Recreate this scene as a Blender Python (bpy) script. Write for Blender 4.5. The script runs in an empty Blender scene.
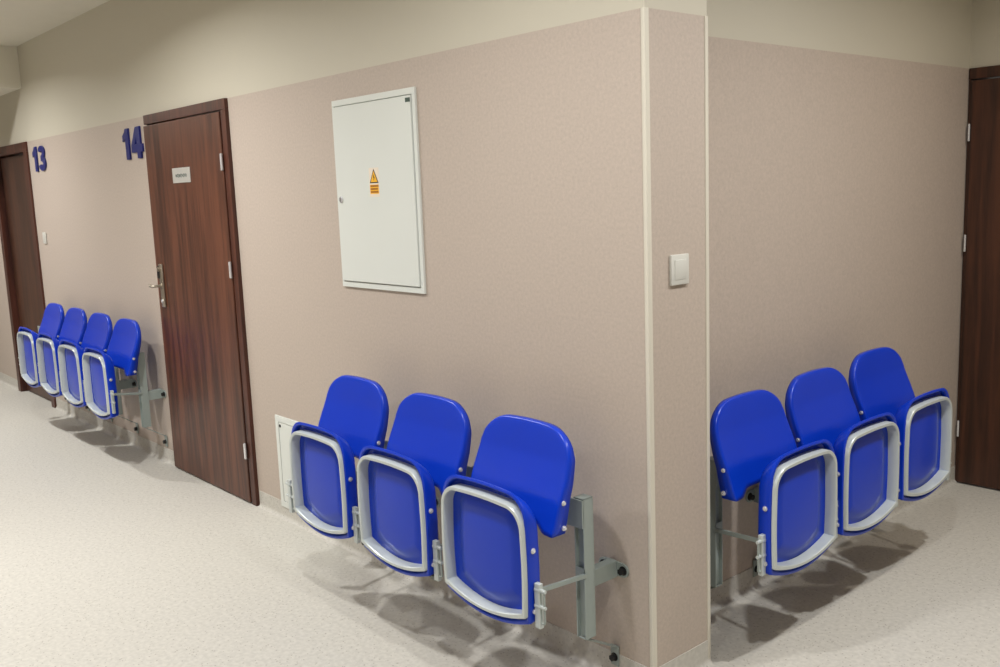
import bpy, bmesh, math, random
from mathutils import Vector, Matrix
random.seed(4)
COL = bpy.context.scene.collection
PI = math.pi

# ------------------------------------------------------------------ materials
def new_mat(name):
    m = bpy.data.materials.new(name); m.use_nodes = True
    nt = m.node_tree
    return m, nt, nt.nodes['Principled BSDF']

def plain(name, rgb, rough=.5, metal=0, coat=0, noise=0, nscale=30, bump=0, bscale=200):
    m, nt, b = new_mat(name)
    b.inputs['Base Color'].default_value = (*rgb, 1)
    b.inputs['Roughness'].default_value = rough
    b.inputs['Metallic'].default_value = metal
    b.inputs['Coat Weight'].default_value = coat
    tc = nt.nodes.new('ShaderNodeTexCoord')
    if noise:
        n = nt.nodes.new('ShaderNodeTexNoise'); n.inputs['Scale'].default_value = nscale
        n.inputs['Detail'].default_value = 4
        nt.links.new(tc.outputs['Object'], n.inputs['Vector'])
        r = nt.nodes.new('ShaderNodeMapRange')
        r.inputs['To Min'].default_value = 1 - noise; r.inputs['To Max'].default_value = 1 + noise
        nt.links.new(n.outputs['Fac'], r.inputs['Value'])
        mx = nt.nodes.new('ShaderNodeVectorMath'); mx.operation = 'SCALE'
        mx.inputs[0].default_value = rgb
        nt.links.new(r.outputs['Result'], mx.inputs['Scale'])
        nt.links.new(mx.outputs['Vector'], b.inputs['Base Color'])
    if bump:
        n2 = nt.nodes.new('ShaderNodeTexNoise'); n2.inputs['Scale'].default_value = bscale
        nt.links.new(tc.outputs['Object'], n2.inputs['Vector'])
        bp = nt.nodes.new('ShaderNodeBump'); bp.inputs['Strength'].default_value = bump
        bp.inputs['Distance'].default_value = .002
        nt.links.new(n2.outputs['Fac'], bp.inputs['Height'])
        nt.links.new(bp.outputs['Normal'], b.inputs['Normal'])
    return m

PINK = (.45, .383, .325)
CREAM = (.52, .49, .40)
def wall_mat():
    # pinkish washable covering up to door head height, cream paint above
    m, nt, b = new_mat('wall_finish')
    g = nt.nodes.new('ShaderNodeNewGeometry')
    sp = nt.nodes.new('ShaderNodeSeparateXYZ'); nt.links.new(g.outputs['Position'], sp.inputs[0])
    gt = nt.nodes.new('ShaderNodeMath'); gt.operation = 'GREATER_THAN'; gt.inputs[1].default_value = 2.08
    nt.links.new(sp.outputs['Z'], gt.inputs[0])
    n = nt.nodes.new('ShaderNodeTexNoise'); n.inputs['Scale'].default_value = 90; n.inputs['Detail'].default_value = 5
    n.inputs['Roughness'].default_value = .7
    nt.links.new(g.outputs['Position'], n.inputs['Vector'])
    cr = nt.nodes.new('ShaderNodeValToRGB')
    cr.color_ramp.elements[0].position = .3; cr.color_ramp.elements[1].position = .7
    cr.color_ramp.elements[0].color = (*[c * .9 for c in PINK], 1)
    cr.color_ramp.elements[1].color = (*[c * 1.09 for c in PINK], 1)
    nt.links.new(n.outputs['Fac'], cr.inputs['Fac'])
    mx = nt.nodes.new('ShaderNodeMixRGB'); mx.inputs[2].default_value = (*CREAM, 1)
    nt.links.new(gt.outputs[0], mx.inputs[0]); nt.links.new(cr.outputs[0], mx.inputs[1])
    nt.links.new(mx.outputs[0], b.inputs['Base Color'])
    b.inputs['Roughness'].default_value = .62
    bp = nt.nodes.new('ShaderNodeBump'); bp.inputs['Strength'].default_value = .15; bp.inputs['Distance'].default_value = .002
    nt.links.new(n.outputs['Fac'], bp.inputs['Height']); nt.links.new(bp.outputs['Normal'], b.inputs['Normal'])
    return m

def floor_mat():
    m, nt, b = new_mat('speckled_vinyl')
    g = nt.nodes.new('ShaderNodeNewGeometry')
    base = (.52, .505, .455)
    n = nt.nodes.new('ShaderNodeTexNoise'); n.inputs['Scale'].default_value = 60; n.inputs['Detail'].default_value = 4
    nt.links.new(g.outputs['Position'], n.inputs['Vector'])
    cr = nt.nodes.new('ShaderNodeValToRGB')
    cr.color_ramp.elements[0].position = .35; cr.color_ramp.elements[1].position = .65
    cr.color_ramp.elements[0].color = (*[c * .92 for c in base], 1)
    cr.color_ramp.elements[1].color = (*[c * 1.06 for c in base], 1)
    nt.links.new(n.outputs['Fac'], cr.inputs['Fac'])
    v = nt.nodes.new('ShaderNodeTexVoronoi'); v.inputs['Scale'].default_value = 70
    nt.links.new(g.outputs['Position'], v.inputs['Vector'])
    lt = nt.nodes.new('ShaderNodeMath'); lt.operation = 'LESS_THAN'; lt.inputs[1].default_value = .2
    nt.links.new(v.outputs['Distance'], lt.inputs[0])
    sc = nt.nodes.new('ShaderNodeSeparateColor'); nt.links.new(v.outputs['Color'], sc.inputs[0])
    g2 = nt.nodes.new('ShaderNodeMath'); g2.operation = 'GREATER_THAN'; g2.inputs[1].default_value = .45
    nt.links.new(sc.outputs[0], g2.inputs[0])
    mu = nt.nodes.new('ShaderNodeMath'); mu.operation = 'MULTIPLY'
    nt.links.new(lt.outputs[0], mu.inputs[0]); nt.links.new(g2.outputs[0], mu.inputs[1])
    m2 = nt.nodes.new('ShaderNodeMath'); m2.operation = 'MULTIPLY'; m2.inputs[1].default_value = .5
    nt.links.new(mu.outputs[0], m2.inputs[0])
    mx = nt.nodes.new('ShaderNodeMixRGB'); mx.inputs[2].default_value = (.16, .13, .10, 1)
    nt.links.new(m2.outputs[0], mx.inputs[0]); nt.links.new(cr.outputs[0], mx.inputs[1])
    nt.links.new(mx.outputs[0], b.inputs['Base Color'])
    b.inputs['Roughness'].default_value = .5
    b.inputs['Specular IOR Level'].default_value = .22
    return m

def wood_mat(name, dark, light, rough=.4):
    m, nt, b = new_mat(name)
    tc = nt.nodes.new('ShaderNodeTexCoord')
    mp = nt.nodes.new('ShaderNodeMapping'); mp.inputs['Scale'].default_value = (1, 1, .06)
    nt.links.new(tc.outputs['Object'], mp.inputs['Vector'])
    n = nt.nodes.new('ShaderNodeTexNoise'); n.inputs['Scale'].default_value = 22; n.inputs['Detail'].default_value = 6
    n.inputs['Distortion'].default_value = .6
    nt.links.new(mp.outputs[0], n.inputs['Vector'])
    n2 = nt.nodes.new('ShaderNodeTexNoise'); n2.inputs['Scale'].default_value = 180; n2.inputs['Detail'].default_value = 3
    nt.links.new(mp.outputs[0], n2.inputs['Vector'])
    ad = nt.nodes.new('ShaderNodeMath'); ad.operation = 'MULTIPLY_ADD'; ad.inputs[1].default_value = .25
    nt.links.new(n2.outputs['Fac'], ad.inputs[0]); nt.links.new(n.outputs['Fac'], ad.inputs[2])
    cr = nt.nodes.new('ShaderNodeValToRGB')
    cr.color_ramp.elements[0].position = .45; cr.color_ramp.elements[1].position = .78
    cr.color_ramp.elements[0].color = (*dark, 1); cr.color_ramp.elements[1].color = (*light, 1)
    nt.links.new(ad.outputs[0], cr.inputs['Fac']); nt.links.new(cr.outputs[0], b.inputs['Base Color'])
    b.inputs['Roughness'].default_value = rough
    return m

WALL = wall_mat(); FLOOR = floor_mat()
CEIL = plain('ceiling_paint', (.70, .67, .57), .8, noise=.03, nscale=8)
WOOD = wood_mat('mahogany_laminate', (.045, .014, .007), (.125, .043, .022))
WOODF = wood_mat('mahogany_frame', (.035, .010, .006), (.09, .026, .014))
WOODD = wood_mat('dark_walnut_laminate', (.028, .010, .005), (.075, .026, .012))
BLUE = plain('blue_plastic', (.002, .036, .47), .28, noise=.06, nscale=6)
BLUE.node_tree.nodes['Principled BSDF'].inputs['Specular IOR Level'].default_value = .35
STEEL = plain('grey_painted_steel', (.30, .35, .33), .42, metal=.15, noise=.04, nscale=40)
HOOP = plain('light_grey_hoop', (.52, .57, .56), .3, metal=.2, noise=.04, nscale=40)
BOLT = plain('zinc_bolt', (.75, .76, .78), .25, metal=.6)
BLACK = plain('black_rubber', (.008, .008, .008), .5)
TRIM = plain('cream_plastic_trim', (.62, .59, .50), .4)
WHITE = plain('white_enamel', (.64, .67, .63), .35, noise=.02, nscale=4)
WHITEP = plain('white_plastic', (.58, .58, .53), .3)
GREYD = plain('dark_label', (.04, .07, .05), .6)
NUM = plain('blue_acrylic', (.006, .012, .14), .35)
CHROME = plain('brushed_nickel', (.42, .38, .31), .35, metal=.9)
PLATE = plain('aluminium_plate', (.50, .49, .45), .4, metal=.3)
INK = plain('grey_ink', (.10, .13, .11), .7)
YEL = plain('warning_yellow', (.80, .42, .02), .5)
ORG = plain('warning_print_brown', (.30, .10, .01), .5)
PAPER = plain('sticker_paper', (.74, .66, .55), .5)

# ------------------------------------------------------------------ helpers
def box(bm, x0, x1, y0, y1, z0, z1, bev=0):
    t = bmesh.new()
    bmesh.ops.create_cube(t, size=1)
    for v in t.verts:
        v.co = Vector(((x0+x1)/2 + v.co.x*(x1-x0), (y0+y1)/2 + v.co.y*(y1-y0), (z0+z1)/2 + v.co.z*(z1-z0)))
    if bev:
        bmesh.ops.bevel(t, geom=t.edges[:], offset=bev, segments=2, affect='EDGES', profile=.5)
    merge(bm, t)

def merge(bm, t, mat=None):
    if mat: bmesh.ops.transform(t, matrix=mat, verts=t.verts[:])
    me = bpy.data.meshes.new('t'); t.to_mesh(me); bm.from_mesh(me); bpy.data.meshes.remove(me); t.free()

def cyl(bm, p0, p1, r, seg=16, bev=0, r2=None):
    p0, p1 = Vector(p0), Vector(p1); d = p1 - p0
    t = bmesh.new()
    bmesh.ops.create_cone(t, cap_ends=True, segments=seg, radius1=r, radius2=r if r2 is None else r2, depth=d.length)
    if bev:
        bmesh.ops.bevel(t, geom=[e for e in t.edges if len(e.link_faces) == 2 and any(len(f.verts) > 4 for f in e.link_faces)],
                        offset=bev, segments=2, affect='EDGES')
    q = Vector((0, 0, 1)).rotation_difference(d.normalized())
    merge(bm, t, Matrix.Translation((p0+p1)/2) @ q.to_matrix().to_4x4())

def bar(bm, p0, p1, w, h, up=(0, 0, 1), bev=0):
    """box section from p0 to p1, w across, h along 'up'"""
    p0, p1 = Vector(p0), Vector(p1); d = (p1-p0)
    a = d.normalized(); s = a.cross(Vector(up)).normalized(); u = s.cross(a)
    t = bmesh.new(); bmesh.ops.create_cube(t, size=1)
    for v in t.verts:
        v.co = Vector((v.co.x*w, v.co.y*d.length, v.co.z*h))
    if bev: bmesh.ops.bevel(t, geom=t.edges[:], offset=bev, segments=2, affect='EDGES')
    M = Matrix((s, a, u)).transposed().to_4x4()
    merge(bm, t, Matrix.Translation((p0+p1)/2) @ M)

def tube(bm, pts, r, seg=10):
    pts = [Vector(p) for p in pts]
    rings = []
    n = None
    for i, p in enumerate(pts):
        if i == 0: t = pts[1]-pts[0]
        elif i == len(pts)-1: t = pts[-1]-pts[-2]
        else: t = (pts[i+1]-pts[i]).normalized() + (pts[i]-pts[i-1]).normalized()
        t.normalize()
        if n is None:
            n = t.orthogonal().normalized()
        else:
            n = (n - t*n.dot(t)).normalized()
        b = t.cross(n)
        rings.append([bm.verts.new(p + r*(math.cos(2*PI*k/seg)*n + math.sin(2*PI*k/seg)*b)) for k in range(seg)])
    for a, b in zip(rings, rings[1:]):
        for k in range(seg):
            bm.faces.new((a[k], a[(k+1) % seg], b[(k+1) % seg], b[k]))
    bm.faces.new(rings[0][::-1]); bm.faces.new(rings[-1])

def obj(name, bm, mat, parent=None, smooth=None, loc=None):
    bmesh.ops.recalc_face_normals(bm, faces=bm.faces[:])
    me = bpy.data.meshes.new(name); bm.to_mesh(me); bm.free()
    mats = mat if isinstance(mat, (list, tuple)) else [mat]
    for m in mats: me.materials.append(m)
    if smooth is not None:
        me.polygons.foreach_set('use_smooth', [True]*len(me.polygons))
        me.set_sharp_from_angle(angle=math.radians(smooth))
    o = bpy.data.objects.new(name, me); COL.objects.link(o)
    if parent: o.parent = parent
    if loc: o.location = loc
    return o

def struct(name, bm, mat, smooth=None):
    o = obj(name, bm, mat, smooth=smooth); o['kind'] = 'structure'; return o

def thing(name, label, cat, loc=(0, 0, 0), rz=0, group=None):
    o = bpy.data.objects.new(name, None); COL.objects.link(o)
    o.empty_display_size = .1
    o.location = loc; o.rotation_euler = (0, 0, rz)
    o['label'] = label; o['category'] = cat
    if group: o['group'] = group
    return o

def dup(root, loc, rz, label):
    r = root.copy(); COL.objects.link(r); r.location = loc; r.rotation_euler = (0, 0, rz); r['label'] = label
    for ch in list(root.children):
        c = ch.copy(); COL.objects.link(c); c.parent = r
        for g in list(ch.children):
            d = g.copy(); COL.objects.link(d); d.parent = c
    return r

# ------------------------------------------------------------------ the setting
H1 = 2.08; HC = 2.78; S = -0.239; YP = 0.288; YB = 2.712
DX0, DX1 = -3.69, -2.640          # door 14 opening
EX0, EX1 = -7.12, -6.08            # door 13 opening

b = bmesh.new(); box(b, -9.0, 3.2, -3.4, 4.2, -.12, 0); struct('floor', b, FLOOR)
b = bmesh.new(); box(b, -9.0, 3.2, -3.4, 4.2, HC, HC+.12); struct('ceiling', b, CEIL)
b = bmesh.new(); box(b, -9.0, -6.07, -3.4, 0, 2.475, HC); struct('ceiling_soffit', b, CEIL)

# corridor wall with its two door openings
b = bmesh.new()
box(b, -9.0, EX0, 0, .2, 0, HC)
box(b, EX0, EX1, 0, .2, H1, HC)
box(b, EX1, DX0, 0, .2, 0, HC)
box(b, DX0, DX1, 0, .2, H1, HC)
box(b, DX1, S, 0, YP, 0, HC)
box(b, S, 0, 0, YP, 0, HC)
struct('wall_left', b, WALL)
b = bmesh.new(); box(b, S-.2, S, YP, YB, 0, HC); struct('wall_right', b, WALL)
DBX0, DBX1 = -.235, .70
b = bmesh.new()
box(b, DBX1, 3.2, YB, YB+.2, 0, HC); box(b, S, DBX1, YB, YB+.2, H1, HC); box(b, S-.2, S+.001, YB, YB+.2, 0, H1)
struct('wall_back', b, WALL)
b = bmesh.new(); box(b, -9.0, 3.2, -3.6, -3.4, 0, HC); struct('wall_front', b, WALL)
b = bmesh.new(); box(b, 3.2, 3.4, -3.6, YB+.2, 0, HC); struct('wall_far_right', b, WALL)
b = bmesh.new(); box(b, -9.2, -9.0, -3.6, .2, 0, HC); struct('wall_far_left', b, WALL)

# vinyl cove where the floor turns up the walls
def cove(name, segs, h=.085, r=.022):
    b = bmesh.new()
    prof = [(0.0, h), (.003, h)]
    for k in range(0, 7):
        a = PI/2*k/6
        prof.append((.003 + r - r*math.cos(a), r - r*math.sin(a)))
    prof += [(.003+r+.001, -.002), (0, -.002)]
    for p0, p1, n in segs:
        p0, p1, n = Vector(p0), Vector(p1), Vector(n)
        R0 = [b.verts.new((p0.x+n.x*d, p0.y+n.y*d, z)) for d, z in prof]
        R1 = [b.verts.new((p1.x+n.x*d, p1.y+n.y*d, z)) for d, z in prof]
        m = len(prof)
        for k in range(m):
            b.faces.new((R0[k], R0[(k+1) % m], R1[(k+1) % m], R1[k]))
        b.faces.new(R0[::-1]); b.faces.new(R1)
    return struct(name, b, FLOOR, smooth=40)
cove('baseboard_left', [((-9, 0), (EX0-.01, 0), (0, -1)), ((EX1+.01, 0), (DX0-.012, 0), (0, -1)), ((DX1+.012, 0), (0, 0), (0, -1)), ((0, -.003), (0, YP), (1, 0))])
cove('baseboard_right', [((S, YP), (S, YB), (1, 0))])

# cream corner guards: one folded L profile each
def guard(name, prof):
    b = bmesh.new()
    lo = [b.verts.new((x, y, 0)) for x, y in prof]; hi = [b.verts.new((x, y, H1)) for x, y in prof]
    n = len(prof)
    for k in range(n): b.faces.new((lo[k], lo[(k+1) % n], hi[(k+1) % n], hi[k]))
    b.faces.new(lo[::-1]); b.faces.new(hi)
    return struct(name, b, TRIM, smooth=50)
guard('trim_1', [(-.013, 0), (-.013, -.002), (-.012, -.0032), (.001, -.0035), (.0028, -.0028), (.0035, -.001), (.0035, .014), (.002, .015), (0, .015), (0, 0)])
guard('trim_2', [(0, YP-.013), (.002, YP-.013), (.0035, YP-.012), (.0035, YP+.001), (.0028, YP+.0028), (.001, YP+.0035), (-.016, YP+.0035), (-.016, YP), (0, YP)])

# ------------------------------------------------------------------ doors
def door_leaf(name, x0, x1, z0, z1, y0, y1, m):
    b = bmesh.new(); box(b, x0, x1, y0, y1, z0, z1, .004)
    return struct(name, b, m)

def hinge(parent, x, y, z, m=BOLT):
    b = bmesh.new(); cyl(b, (x, y, z-.042), (x, y, z+.042), .0075, 12, .002)
    box(b, x-.012, x+.004, y+.001, y+.006, z-.042, z+.042, .001)
    return obj('hinge', b, m, parent, smooth=40)

# door 14
d14 = door_leaf('door_1', DX0+.004, DX1-.058, .008, 2.02, -.026, .016, WOOD)
b = bmesh.new()
box(b, DX1-.053, DX1, -.020, .18, 0, 2.027, .002)
box(b, DX0, DX0+.020, -.004, .18, 0, 2.027, .002)
box(b, DX0, DX1, -.020, .18, 2.028, H1, .002)
box(b, DX0+.02, DX1-.08, .03, .18, 0, .004)
obj('door_frame', b, WOODF, d14)
for z in (1.774, 1.236, .29): hinge(d14, DX1-.055, -.032, z)
# long handle plate with lever and key cylinder
hx = DX0+.092
b = bmesh.new()
box(b, hx-.022, hx+.022, -.040, -.027, .985, 1.235, .004)
hp = obj('handle_plate', b, CHROME, d14, smooth=40)
b = bmesh.new(); box(b, hx-.036, hx-.010, -.046, -.028, 1.15, 1.222, .006)
obj('lock_reader', b, BLACK, hp, smooth=40)
b = bmesh.new(); cyl(b, (hx-.005, -.052, 1.205), (hx-.005, -.03, 1.205), .014, 16, .003); obj('reader_cap', b, CHROME, hp, smooth=40)
b = bmesh.new()
tube(b, [(hx, -.038, 1.11), (hx, -.075, 1.11), (hx-.006, -.088, 1.11), (hx-.02, -.094, 1.111), (hx-.034, -.092, 1.112), (hx-.044, -.088, 1.113)], .008, 12)
cyl(b, (hx, -.046, 1.11), (hx, -.036, 1.11), .016, 18, .002)
obj('door_handle', b, CHROME, hp, smooth=50)
b = bmesh.new(); cyl(b, (hx, -.046, 1.02), (hx, -.036, 1.02), .011, 16, .002); box(b, hx-.0015, hx+.0015, -.0468, -.0455, 1.014, 1.026)
obj('key_cylinder', b, BOLT, hp, smooth=40)

# door 13 (leaf set back in its reveal)
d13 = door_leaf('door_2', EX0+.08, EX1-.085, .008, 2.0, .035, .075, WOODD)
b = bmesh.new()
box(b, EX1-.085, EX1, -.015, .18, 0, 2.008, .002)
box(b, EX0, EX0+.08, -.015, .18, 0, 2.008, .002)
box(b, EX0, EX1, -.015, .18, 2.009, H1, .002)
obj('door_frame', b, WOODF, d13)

# door at the end, facing down the side passage
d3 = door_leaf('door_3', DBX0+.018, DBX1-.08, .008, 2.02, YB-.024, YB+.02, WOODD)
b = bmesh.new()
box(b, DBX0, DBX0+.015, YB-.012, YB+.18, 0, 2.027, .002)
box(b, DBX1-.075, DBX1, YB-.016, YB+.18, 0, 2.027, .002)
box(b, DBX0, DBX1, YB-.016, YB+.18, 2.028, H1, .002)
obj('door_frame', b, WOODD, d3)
for z in (1.774, 1.236, .29):
    hb = bmesh.new(); cyl(hb, (DBX0+.014, YB-.029, z-.042), (DBX0+.014, YB-.029, z+.042), .0055, 12, .002)
    obj('hinge', hb, BOLT, d3, smooth=40)
b = bmesh.new(); box(b, DBX1-.16, DBX1-.12, YB-.034, YB-.024, .99, 1.22, .003)
tube(b, [(DBX1-.14, YB-.03, 1.1), (DBX1-.14, YB-.07, 1.1), (DBX1-.155, YB-.078, 1.1), (DBX1-.25, YB-.078, 1.1)], .009)
obj('door_handle', b, CHROME, d3, smooth=45)

# ------------------------------------------------------------------ room name plate
t = thing('door_sign', 'small silver nameplate screwed to the upper part of the reddish brown door', 'sign', (-3.205, -.026, 1.727))
b = bmesh.new(); box(b, -.115, .115, -.004, 0, -.04, .04, .001); obj('plate', b, PLATE, t)
b = bmesh.new()
x = -.072
while x < .066:
    w = random.uniform(.009, .014); h = random.uniform(.008, .013)
    k = random.random()
    box(b, x, x+.0028, -.0046, -.0038, -h, h*.8)
    box(b, x+w-.004, x+w-.001, -.0046, -.0038, -h, h*.6)
    box(b, x, x+w-.001, -.0046, -.0038, (-.002 if k < .5 else h*.4), (.001 if k < .5 else h*.4+.003))
    x += w+.003
obj('lettering', b, INK, t)

# ------------------------------------------------------------------ door numbers
def stroke_poly(bm, pts, w, y0, y1):
    """thick polyline (in x,z) extruded from y0 to y1 with round joints"""
    for (a, c) in zip(pts, pts[1:]):
        a, c = Vector((a[0], 0, a[1])), Vector((c[0], 0, c[1]))
        bar(bm, (a.x, (y0+y1)/2, a.z), (c.x, (y0+y1)/2, c.z), abs(y1-y0), w, up=(Vector((0, 1, 0)).cross(c-a)).normalized())
def digit_mesh(kind, h, w, st, dep):
    bm = bmesh.new()
    # outlines as closed polygons in unit box
    def poly(pts, holes=()):
        cu = bpy.data.curves.new('c', 'CURVE'); cu.dimensions = '2D'; cu.fill_mode = 'BOTH'
        cu.extrude = dep/2; cu.bevel_depth = .0015; cu.offset = 0
        for P in (pts,)+tuple(holes):
            sp = cu.splines.new('POLY'); sp.points.add(len(P)-1); sp.use_cyclic_u = True
            for q, (px, pz) in zip(sp.points, P): q.co = (px*w, pz*h, 0, 1)
        o = bpy.data.objects.new('c', cu)
        COL.objects.link(o)
        me = bpy.data.meshes.new_from_object(o)
        bpy.data.objects.remove(o)
        tb = bmesh.new(); tb.from_mesh(me)
        merge(bm, tb, Matrix.Translation((0, -dep/2, 0)) @ Matrix.Rotation(PI/2, 4, 'X'))
    if kind == '1':
        poly([(.42, 0), (.80, 0), (.80, 1), (.50, 1), (.40, .90), (.10, .78), (.10, .60), (.42, .70)])
    elif kind == '4':
        poly([(.52, 0), (.84, 0), (.84, .20), (1.0, .20), (1.0, .44), (.84, .44), (.84, 1), (.48, 1), (0, .42), (0, .20), (.52, .20)],
             [[(.54, .44), (.54, .72), (.30, .44)]])
    else:
        out = []
        def arc(cx, cz, rx, rz, a0, a1, n=10):
            return [(cx+rx*math.cos(math.radians(a0+(a1-a0)*k/n)), cz+rz*math.sin(math.radians(a0+(a1-a0)*k/n))) for k in range(n+1)]
        out += arc(.47, .735, .45, .265, 165, -42)
        out += arc(.47, .285, .49, .285, 42, -165)
        out += arc(.47, .285, .17, .095, -160, 85)
        out += [(.36, .40), (.36, .60)]
        out += arc(.45, .715, .16, .095, -80, 150)
        poly(out)
    return bm
for lab, digits, x0 in (('dark blue door number 13 on the wall beside the far dark doorway', '13', -5.965),
                        ('dark blue door number 14 on the wall beside the reddish brown door', '14', -4.090)):
    t = thing('door_number', lab, 'door number', (x0+.012, -.001, 1.848), 0)
    dx = 0
    for dg in digits:
        w = .13 if dg == '1' else .165
        o = obj('digit', digit_mesh(dg, .18, w, 0, .010), NUM, t, loc=(dx, 0, 0))
        dx += .148

# ------------------------------------------------------------------ electrical cabinet
t = thing('electrical_cabinet', 'white metal electrical cabinet with a warning sticker, set high in the wall', 'cabinet', (-1.38, 0, 1.206))
b = bmesh.new()
W, Hh = .29, .769
box(b, -W, W, -.010, 0, 0, .022, .001); box(b, -W, W, -.010, 0, Hh-.024, Hh, .001)
box(b, -W, -W+.014, -.010, 0, .022, Hh-.024, .001); box(b, W-.020, W, -.010, 0, .022, Hh-.024, .001)
box(b, -W+.014, W-.02, -.003, 0, .022, Hh-.024)
obj('frame', b, WHITE, t)
b = bmesh.new(); box(b, -W+.017, W-.023, -.016, -.003, .026, Hh-.028, .002)
dr = obj('door', b, WHITE, t)
b = bmesh.new(); cyl(b, (-W+.042, -.022, .365), (-W+.042, -.015, .365), .013, 20, .002)
lk = obj('lock', b, BOLT, dr, smooth=40)
b = bmesh.new(); box(b, -W+.040, -W+.044, -.0228, -.0215, .357, .373); obj('keyhole', b, BLACK, lk)
b = bmesh.new(); box(b, W-.052, W-.023, -.0168, -.0155, Hh-.052, Hh-.036)
obj('maker_tag', b, GREYD, dr)
# sticker: triangle with a flash above a printed block
sx, sz = .002, .424
b = bmesh.new(); box(b, sx-.034, sx+.034, -.0164, -.0158, sz-.052, sz+.062)
sk = obj('warning_sticker', b, PAPER, dr)
def flat_poly(bm, pts, y):
    vs = [bm.verts.new((px, y, pz)) for px, pz in pts]; bm.faces.new(vs)
    r = bmesh.ops.extrude_face_region(bm, geom=bm.faces[:])
    bmesh.ops.translate(bm, vec=(0, -.0003, 0), verts=[v for v in r['geom'] if isinstance(v, bmesh.types.BMVert)])
b = bmesh.new(); flat_poly(b, [(sx-.031, sz+.002), (sx+.031, sz+.002), (sx, sz+.058)], -.0165); obj('triangle_border', b, BLACK, sk)
b = bmesh.new(); flat_poly(b, [(sx-.024, sz+.006), (sx+.024, sz+.006), (sx, sz+.050)], -.0169); obj('triangle', b, YEL, sk)
b = bmesh.new(); flat_poly(b, [(sx-.005, sz+.026), (sx+.003, sz+.038), (sx+.001, sz+.026), (sx+.006, sz+.026), (sx-.002, sz+.010), (sx, sz+.022)], -.0173); obj('flash', b, BLACK, sk)
b = bmesh.new(); box(b, sx-.030, sx+.030, -.0169, -.0165, sz-.040, sz-.004); obj('text_block', b, YEL, sk)
b = bmesh.new()
for r in range(3):
    x = sx-.026
    while x < sx+.024:
        w = random.uniform(.003, .007); box(b, x, x+w, -.0173, -.0168, sz-.036+r*.0115, sz-.029+r*.0115); x += w+.0015
obj('small_print', b, ORG, sk)

# ------------------------------------------------------------------ low access panel
t = thing('access_panel', 'white flush access panel low on the wall behind the nearest seats, left end', 'panel', (-2.385, 0, .062))
b = bmesh.new(); PW, PH = .62, .468
box(b, 0, PW, -.008, 0, 0, .03, .001); box(b, 0, PW, -.008, 0, PH-.03, PH, .001)
box(b, 0, .03, -.008, 0, .03, PH-.03, .001); box(b, PW-.03, PW, -.008, 0, .03, PH-.03, .001)
obj('frame', b, WHITE, t)
b = bmesh.new(); box(b, .032, PW-.032, -.006, 0, .032, PH-.032, .001); obj('cover', b, WHITE, t)
for px, pz in ((.045, PH-.05), (PW-.045, PH-.05)):
    b = bmesh.new(); cyl(b, (px, -.009, pz), (px, -.005, pz), .008, 14, .001); obj('latch', b, BLACK, t, smooth=40)

# ------------------------------------------------------------------ switches
def switch(label, loc, rz, w, h):
    t = thing('light_switch', label, 'light switch', loc, rz)
    b = bmesh.new(); box(b, -w/2, w/2, -.010, 0, -h/2, h/2, .003); obj('surround', b, WHITEP, t, smooth=40)
    b = bmesh.new()
    box(b, -w*.33, w*.33, -.0125, -.008, -h*.33, h*.33, .002)
    rk = obj('rocker', b, WHITEP, t, smooth=40)
    rk.rotation_euler = (math.radians(2), 0, 0)
switch('white rocker light switch on the narrow wall face between the two cream corner strips', (0, .139, 1.330), PI/2, .085, .092)
switch('small white light switch on the wall below the number 13', (-5.885, 0, 1.35), 0, .075, .085)

# ------------------------------------------------------------------ tip-up seats
def outline(hw, zt, zb, rt, rb, sag, n=8):
    """closed loop (u,z), counter-clockwise from the lower right corner; the bottom edge bows down"""
    pts = []
    def arc(cx, cz, r, a0, a1, m):
        for k in range(m+1):
            a = math.radians(a0+(a1-a0)*k/m); pts.append((cx+r*math.cos(a), cz+r*math.sin(a)))
    arc(hw-rb, zb+rb, rb, -40, 0, 3)
    for k in range(1, 5): pts.append((hw+.004*math.sin(PI*k/5), zb+rb+(zt-rt-zb-rb)*k/5))
    arc(hw-rt, zt-rt, rt, 0, 90, n)
    for k in range(1, 6): 
        s = 1-2*k/6; pts.append((s*(hw-rt), zt+.004*(1-s*s)))
    arc(-hw+rt, zt-rt, rt, 90, 180, n)
    for k in range(1, 5): pts.append((-hw-.004*math.sin(PI*k/5), zt-rt-(zt-rt-zb-rb)*k/5))
    arc(-hw+rb, zb+rb, rb, 180, 220, 3)
    x0 = pts[-1][0]; z0 = pts[-1][1]
    for k in range(1, 12):
        s = k/12; pts.append((x0*(1-2*s), z0 - sag*(1-(1-2*s)**2)))
    return pts

def loft(bm, loops, cap_first=True, cap_last=True):
    rings = [[bm.verts.new(p) for p in L] for L in loops]
    n = len(rings[0])
    for a, c in zip(rings, rings[1:]):
        for k in range(n): bm.faces.new((a[k], a[(k+1) % n], c[(k+1) % n], c[k]))
    if cap_first: bm.faces.new(rings[0])
    if cap_last: bm.faces.new(rings[-1][::-1])

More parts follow.
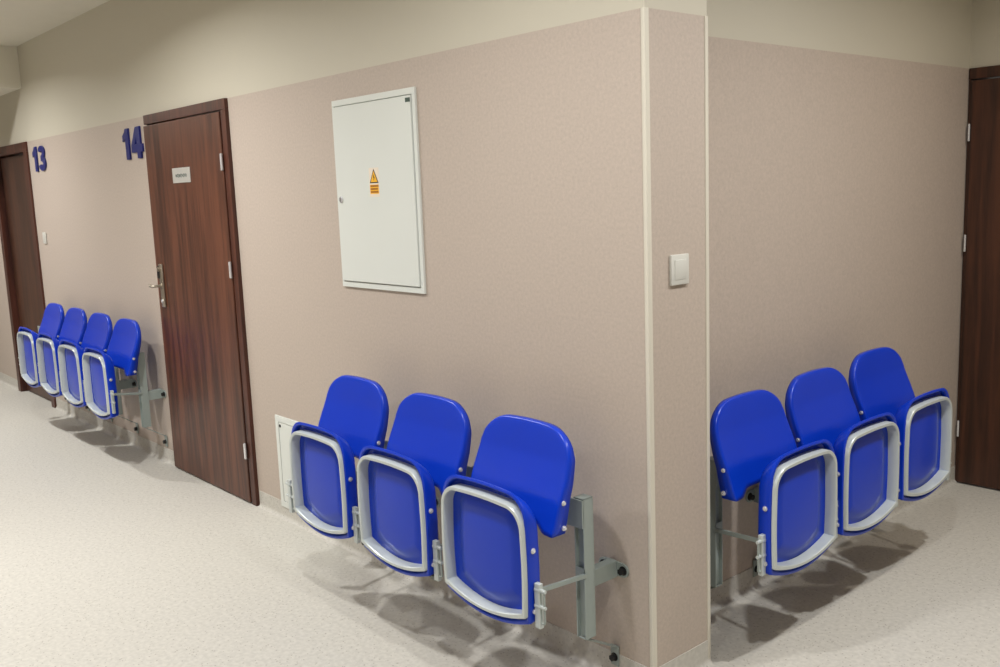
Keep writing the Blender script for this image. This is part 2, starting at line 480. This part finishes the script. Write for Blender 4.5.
ZB, ZT = .322, .720
def pan_mesh():
    bm = bmesh.new()
    def L(ins, d, dz=0):
        return [(u, -d, z) for u, z in outline(.197-ins, ZT-ins-dz, ZB+ins*.9, max(.085-ins*.6, .03), .018, .038)]
    loops = [L(.09, .352, .026), L(.05, .349, .026), L(.02, .345, .026), L(.008, .349, .028), L(.003, .357, .026), L(0, .392, .002), L(.001, .397), L(.004, .399), L(.010, .399), L(.013, .396),
             L(.015, .376), L(.022, .371), L(.050, .371), L(.062, .374), L(.075, .384), L(.095, .387)]
    loft(bm, loops)
    return bm
def hoop_mesh():
    bm = bmesh.new()
    def L(ins, d):
        return [(u, -d, z) for u, z in outline(.190-ins, .683-ins, .346+ins, max(.072-ins*.8, .02), .008, .034)]
    w = .013
    loops = [L(w-.001, .372), L(0, .372), L(0, .409), L(.002, .412), L(w-.002, .412), L(w, .409), L(w, .372)]
    loft(bm, loops, False, False)
    return bm

def back_mesh():
    bm = bmesh.new()
    NC, NR = 24, 18
    def halfw(z):
        t = (z-.545)/(.90-.545)
        return .196 + .009*math.sin(min(1, max(0, t))*PI*.75) - .036*max(0, t-.45)
    R = .105; RV = .074
    def front(u, z):
        t = (z-.563)/(.90-.563)
        q = min(1, t/.62)
        d = .282 - .052*q*(1.5-.5*q) - .068*max(0, t-.3)      # leans back, seat-side foot kicks forward
        d += .012*(abs(u)/.21)**2.2*(1-.35*t)                      # sides wrap gently forward
        return d
    grid = []
    for i in range(NC+1):
        s = -math.cos(PI*i/NC); s = .55*s + .45*(-1+2*i/NC)
        col = []
        hb = .198
        ub = s*hb
        # bottom edge: two side tabs with an arch between
        k = min(1, max(0, (.165-abs(ub))/.05)); k = k*k*(3-2*k)
        zb = .563 + .024*k
        e = max(0, abs(s)*.215-(.215-R))
        zt = .867 - RV*(1 - math.sqrt(max(1-e*e/(R*R), 0))) - .012*s*s
        for j in range(NR+1):
            z = zb + (zt-zb)*j/NR
            u = s*halfw(z)
            if j == NR or True:
                pass
            col.append((u, z))
        grid.append(col)
    V = [[bm.verts.new((u, -front(u, z), z)) for u, z in col] for col in grid]
    for i in range(NC):
        for j in range(NR):
            bm.faces.new((V[i][j], V[i+1][j], V[i+1][j+1], V[i][j+1]))
    # flange running backwards round the sides and top
    path = [(0, j) for j in range(NR+1)] + [(i, NR) for i in range(1, NC+1)] + [(NC, j) for j in range(NR-1, -1, -1)]
    cx, cz = 0, .70
    pts = [Vector((grid[i][j][0], 0, grid[i][j][1])) for i, j in path]
    prev = [V[i][j] for i, j in path]
    N = []
    for k in range(len(pts)):
        a = pts[max(0, k-1)]; c = pts[min(len(pts)-1, k+1)]
        tng = (c-a).normalized(); nn = Vector((-tng.z, 0, tng.x))
        if nn.dot(pts[k]-Vector((0, 0, .65))) < 0: nn = -nn
        N.append(nn)
    for off, back in ((.004, .002), (.006, .007), (.006, None)):
        ring = []
        for k, (i, j) in enumerate(path):
            u, z = grid[i][j]; f = front(u, z)
            t = (z-.545)/(.36)
            bk = back if back is not None else (.058 - .044*t)
            ring.append(bm.verts.new((u+N[k].x*off, -(f-bk), z+N[k].z*off)))
        for k in range(len(ring)-1):
            bm.faces.new((prev[k], prev[k+1], ring[k+1], ring[k]))
        prev = ring
    return bm

SEATCAT = 'folding seat'
def make_seat(label, group):
    t = thing('folding_seat', label, SEATCAT, (0, 0, 0), 0, group)
    o = obj('backrest', back_mesh(), BLUE, t, smooth=50)
    md = o.modifiers.new('thick', 'SOLIDIFY'); md.thickness = .0045; md.offset = -1
    for s in (-1, 1):
        for z in (.660, .582):
            b = bmesh.new(); cyl(b, (s*.203, -.245, z), (s*.2115, -.245, z), .0080, 14, .002); cyl(b, (s*.2100, -.245, z), (s*.2145, -.245, z), .0055, 6)
            obj('bolt', b, BOLT, o, smooth=40)
    p = obj('seat_pan', pan_mesh(), BLUE, t, smooth=40)
    obj('hoop', hoop_mesh(), HOOP, p, smooth=35)
    for s in (-1, 1):
        for z in (.552, .366):
            b = bmesh.new(); cyl(b, (s*.196, -.380, z), (s*.2040, -.380, z), .0085, 14, .002); cyl(b, (s*.2025, -.380, z), (s*.2065, -.380, z), .0055, 6)
            obj('bolt', b, BOLT, p, smooth=40)
    return t

def make_bracket(label, group, side=1, dd=0, EO=.046):
    t = thing('seat_bracket', label, 'wall bracket', (0, 0, 0), 0, group)
    # upright channel
    P0, P1 = -.158+dd, -.113+dd
    b = bmesh.new()
    box(b, -.0200, -.0160, P0, P1, .192, .648, .0008)
    box(b, .0160, .0200, P0, P1, .192, .648, .0008)
    box(b, -.0165, .0165, P0+.012, P0+.016, .193, .643)
    box(b, -.0200, .0200, P0, P0+.004, .555, .648, .0008)
    box(b, -.0200, .0200, P0, P1, .644, .648, .0008)
    box(b, -.0200, .0200, P0, P0+.004, .395, .425, .0008)
    obj('post', b, STEEL, t)
    # mounting plate carrying the backrests at either side
    b = bmesh.new()
    box(b, -.064, .021, P0-.0055, P0-.0005, .555, .645, .001)
    if side < 0: bmesh.ops.scale(b, vec=(-1, 1, 1), verts=b.verts[:])
    obj('mounting_plate', b, STEEL, t)
    # arm to the wall with oblong plate and bolts
    b = bmesh.new(); box(b, -.016, .016, P1-.004, -.005, .352, .408, .002); obj('arm', b, STEEL, t)
    b = bmesh.new()
    prof = []
    for k in range(13):
        a = -PI/2 + PI*k/12; prof.append((.040+.023*math.cos(a), .380+.023*math.sin(a)))
    for k in range(13):
        a = PI/2 + PI*k/12; prof.append((-.040+.023*math.cos(a), .380+.023*math.sin(a)))
    loft(b, [[(x, -.0005, z) for x, z in prof], [(x, -.0065, z) for x, z in prof]])
    p = obj('wall_plate', b, STEEL, t, smooth=40)
    for s in (-1, 1):
        b = bmesh.new(); cyl(b, (s*.042, -.022, .380), (s*.042, -.006, .380), .0115, 6); cyl(b, (s*.042, -.008, .380), (s*.042, -.006, .380), .015, 18)
        obj('bolt', b, BLACK, p)
    # thin foot strut down to the lower fixing
    b = bmesh.new(); bar(b, (0, P0+.002, .194), (0, -.008, .112), .026, .005, bev=.0008); bar(b, (0, -.006, .114), (0, -.006, .045), .034, .005, up=(0, 1, 0), bev=.0008)
    f = obj('foot_strut', b, STEEL, t)
    b = bmesh.new(); cyl(b, (0, -.024, .075), (0, -.008, .075), .0115, 6); cyl(b, (0, -.010, .075), (0, -.008, .075), .014, 18)
    obj('bolt', b, BLACK, f)
    # rod out to the hinge leg in the gap between two seat pans
    e = side*EO
    DL = -.378+dd*3
    b = bmesh.new(); bar(b, (side*.018, P0+.01, .402), (e, DL+.004, .432), .009, .014, bev=.001)
    obj('rod', b, STEEL, t)
    b = bmesh.new()
    box(b, e-.011, e+.011, DL-.004, DL+.012, .318, .456, .002)
    lg = obj('hinge_leg', b, HOOP, t)
    for z in (.436, .386):
        b2 = bmesh.new()
        cyl(b2, (e-.030, DL+.003, z), (e+.030, DL+.003, z), .0060, 12, .001)
        cyl(b2, (e-.012, DL+.003, z), (e+.014, DL+.003, z), .0090, 16, .002)
        obj('hinge_pin', b2, HOOP, lg, smooth=40)
    b3 = bmesh.new()
    Q = []
    for k in range(17):
        a = 2*PI*k/16
        Q.append((e+side*.018+.008*math.cos(a), DL+.002, .385 + (.042 if math.sin(a) > 0 else -.042) + .008*math.sin(a)))
    tube(b3, Q, .0030, 8)
    obj('spring_loop', b3, STEEL, lg, smooth=60)
    return t

GA, GC, GL = 'seats of the row left of the corner', 'seats of the row right of the corner', 'seats of the far row'
BA, BC, BL = 'brackets of the row left of the corner', 'brackets of the row right of the corner', 'brackets of the far row'
def row(seats, brs, gs, gb, seat_at, br_at, rz, side, dd, EO, bx):
    for k, l in enumerate(seats):
        if row.seat is None:
            row.seat = make_seat(l, gs); row.seat.location = seat_at(k); row.seat.rotation_euler = (0, 0, rz)
        else:
            dup(row.seat, seat_at(k), rz, l)['group'] = gs
        [c for c in COL.objects if c.name.startswith('backrest')][-1].location.x = bx
    first = None
    for k, l in enumerate(brs):
        if first is None:
            first = make_bracket(l, gb, side, dd, EO); first.location = br_at(k); first.rotation_euler = (0, 0, rz)
        else:
            dup(first, br_at(k), rz, l)
row.seat = None
row(['largest blue folding seat, right end of the row left of the corner',
     'middle blue folding seat of the row left of the corner',
     'blue folding seat in front of the white access panel'],
    ['grey steel bracket with exposed post, right end of the row left of the corner',
     'grey bracket between the largest and the middle seat left of the corner',
     'grey bracket between the middle and left seat left of the corner',
     'grey bracket over the white access panel, left end of its row'],
    GA, BA, lambda k: (-.129-.197-.488*k, 0, .004*k), lambda k: (-.156-.488*k, 0, 0), 0, 1, 0, .042, -.014)
row(['nearest blue folding seat on the right wall, beside the cream corner strip',
     'middle blue folding seat of three on the right wall',
     'farthest blue folding seat on the right wall, next to the dark door'],
    ['grey bracket with post half hidden behind the cream corner strip',
     'grey bracket between the nearest and middle seats on the right wall',
     'grey bracket between the middle and farthest seats on the right wall',
     'grey bracket at the far end of the right wall, beside the dark door'],
    GC, BC, lambda k: (S, .398+.197+.450*k, (-.010, 0, .016)[k]), lambda k: (S, .455+.450*k, 0), PI/2, -1, 0, .068, -.028)
row(['rightmost seat of the far blue row, nearest the reddish brown door',
     'second blue folding seat from the right in the far row of four',
     'third blue folding seat from the right in the far row of four',
     'leftmost seat of the far blue row, in front of the dark doorway'],
    ['grey bracket with exposed post beside the reddish brown door',
     'grey bracket between the first and second seats from the right, far row',
     'grey bracket between the second and third seats from the right, far row',
     'grey bracket between the third and fourth seats from the right, far row',
     'grey bracket at the left end of the far row near the dark doorway'],
    GL, BL, lambda k: (-3.805-.197-.480*k, .070, .020), lambda k: (-3.838-.480*k, 0, .055), 0, 1, .020, .046, .018)

# ------------------------------------------------------------------ ceiling lamps and added fill lights
def lamp(x, y, power, size=.11, z=HC-.02, col=(1, .985, .975), spread=158):
    l = bpy.data.lights.new('downlight_and_fill', 'AREA'); l.shape = 'DISK'; l.size = size
    l.energy = power; l.color = col; l.spread = math.radians(spread)
    o = bpy.data.objects.new('downlight_and_fill', l); COL.objects.link(o); o.location = (x, y, z)
    return o
lamp(-.35, -1.15, 26)
lamp(-2.7, -1.3, 48)
lamp(-5.7, -1.3, 48)
lamp(-7.6, -1.2, 24, z=2.46)  # added beyond the soffit to brighten the left end, no known fixture
lamp(1.1, .9, 29)
lamp(1.0, -.6, 23)
lamp(.95, 2.0, 11, col=(1, .9, .78))  # added warm fill, lifts the dark wall near the end door
lamp(1.1, -2.7, 14, size=.3, spread=175)  # broad fill added to soften contrast, not a real fixture
lamp(-3.1, -2.8, 24, size=.3, spread=175)  # second added fill, flattens the light along the corridor

w = bpy.data.worlds.new('World'); bpy.context.scene.world = w; w.use_nodes = True
w.node_tree.nodes['Background'].inputs[0].default_value = (1, .95, .85, 1)
w.node_tree.nodes['Background'].inputs[1].default_value = .2

# ------------------------------------------------------------------ camera
cx, cy, cz, yaw, pit, rol, f = 1.7941, -2.14, 1.5935, -0.8561, 0.1528, -0.0384, 943.56
fw = Vector((math.sin(yaw)*math.cos(pit), math.cos(yaw)*math.cos(pit), -math.sin(pit)))
r = Vector((math.cos(yaw), -math.sin(yaw), 0)); u = r.cross(fw)
r2 = r*math.cos(rol) + u*math.sin(rol); u2 = -r*math.sin(rol) + u*math.cos(rol)
M = Matrix((r2, u2, -fw)).transposed().to_4x4(); M.translation = Vector((cx, cy, cz))
cd = bpy.data.cameras.new('camera'); cd.sensor_width = 36; cd.lens = f*36/1000; cd.clip_start = .02
cam = bpy.data.objects.new('camera', cd); COL.objects.link(cam); cam.matrix_world = M
sc = bpy.context.scene; sc.camera = cam
sc.view_settings.view_transform = 'Standard'; sc.view_settings.look = 'None'
sc.view_settings.gamma = 1; sc.view_settings.use_curve_mapping = False
sc.view_settings.exposure = 0.0
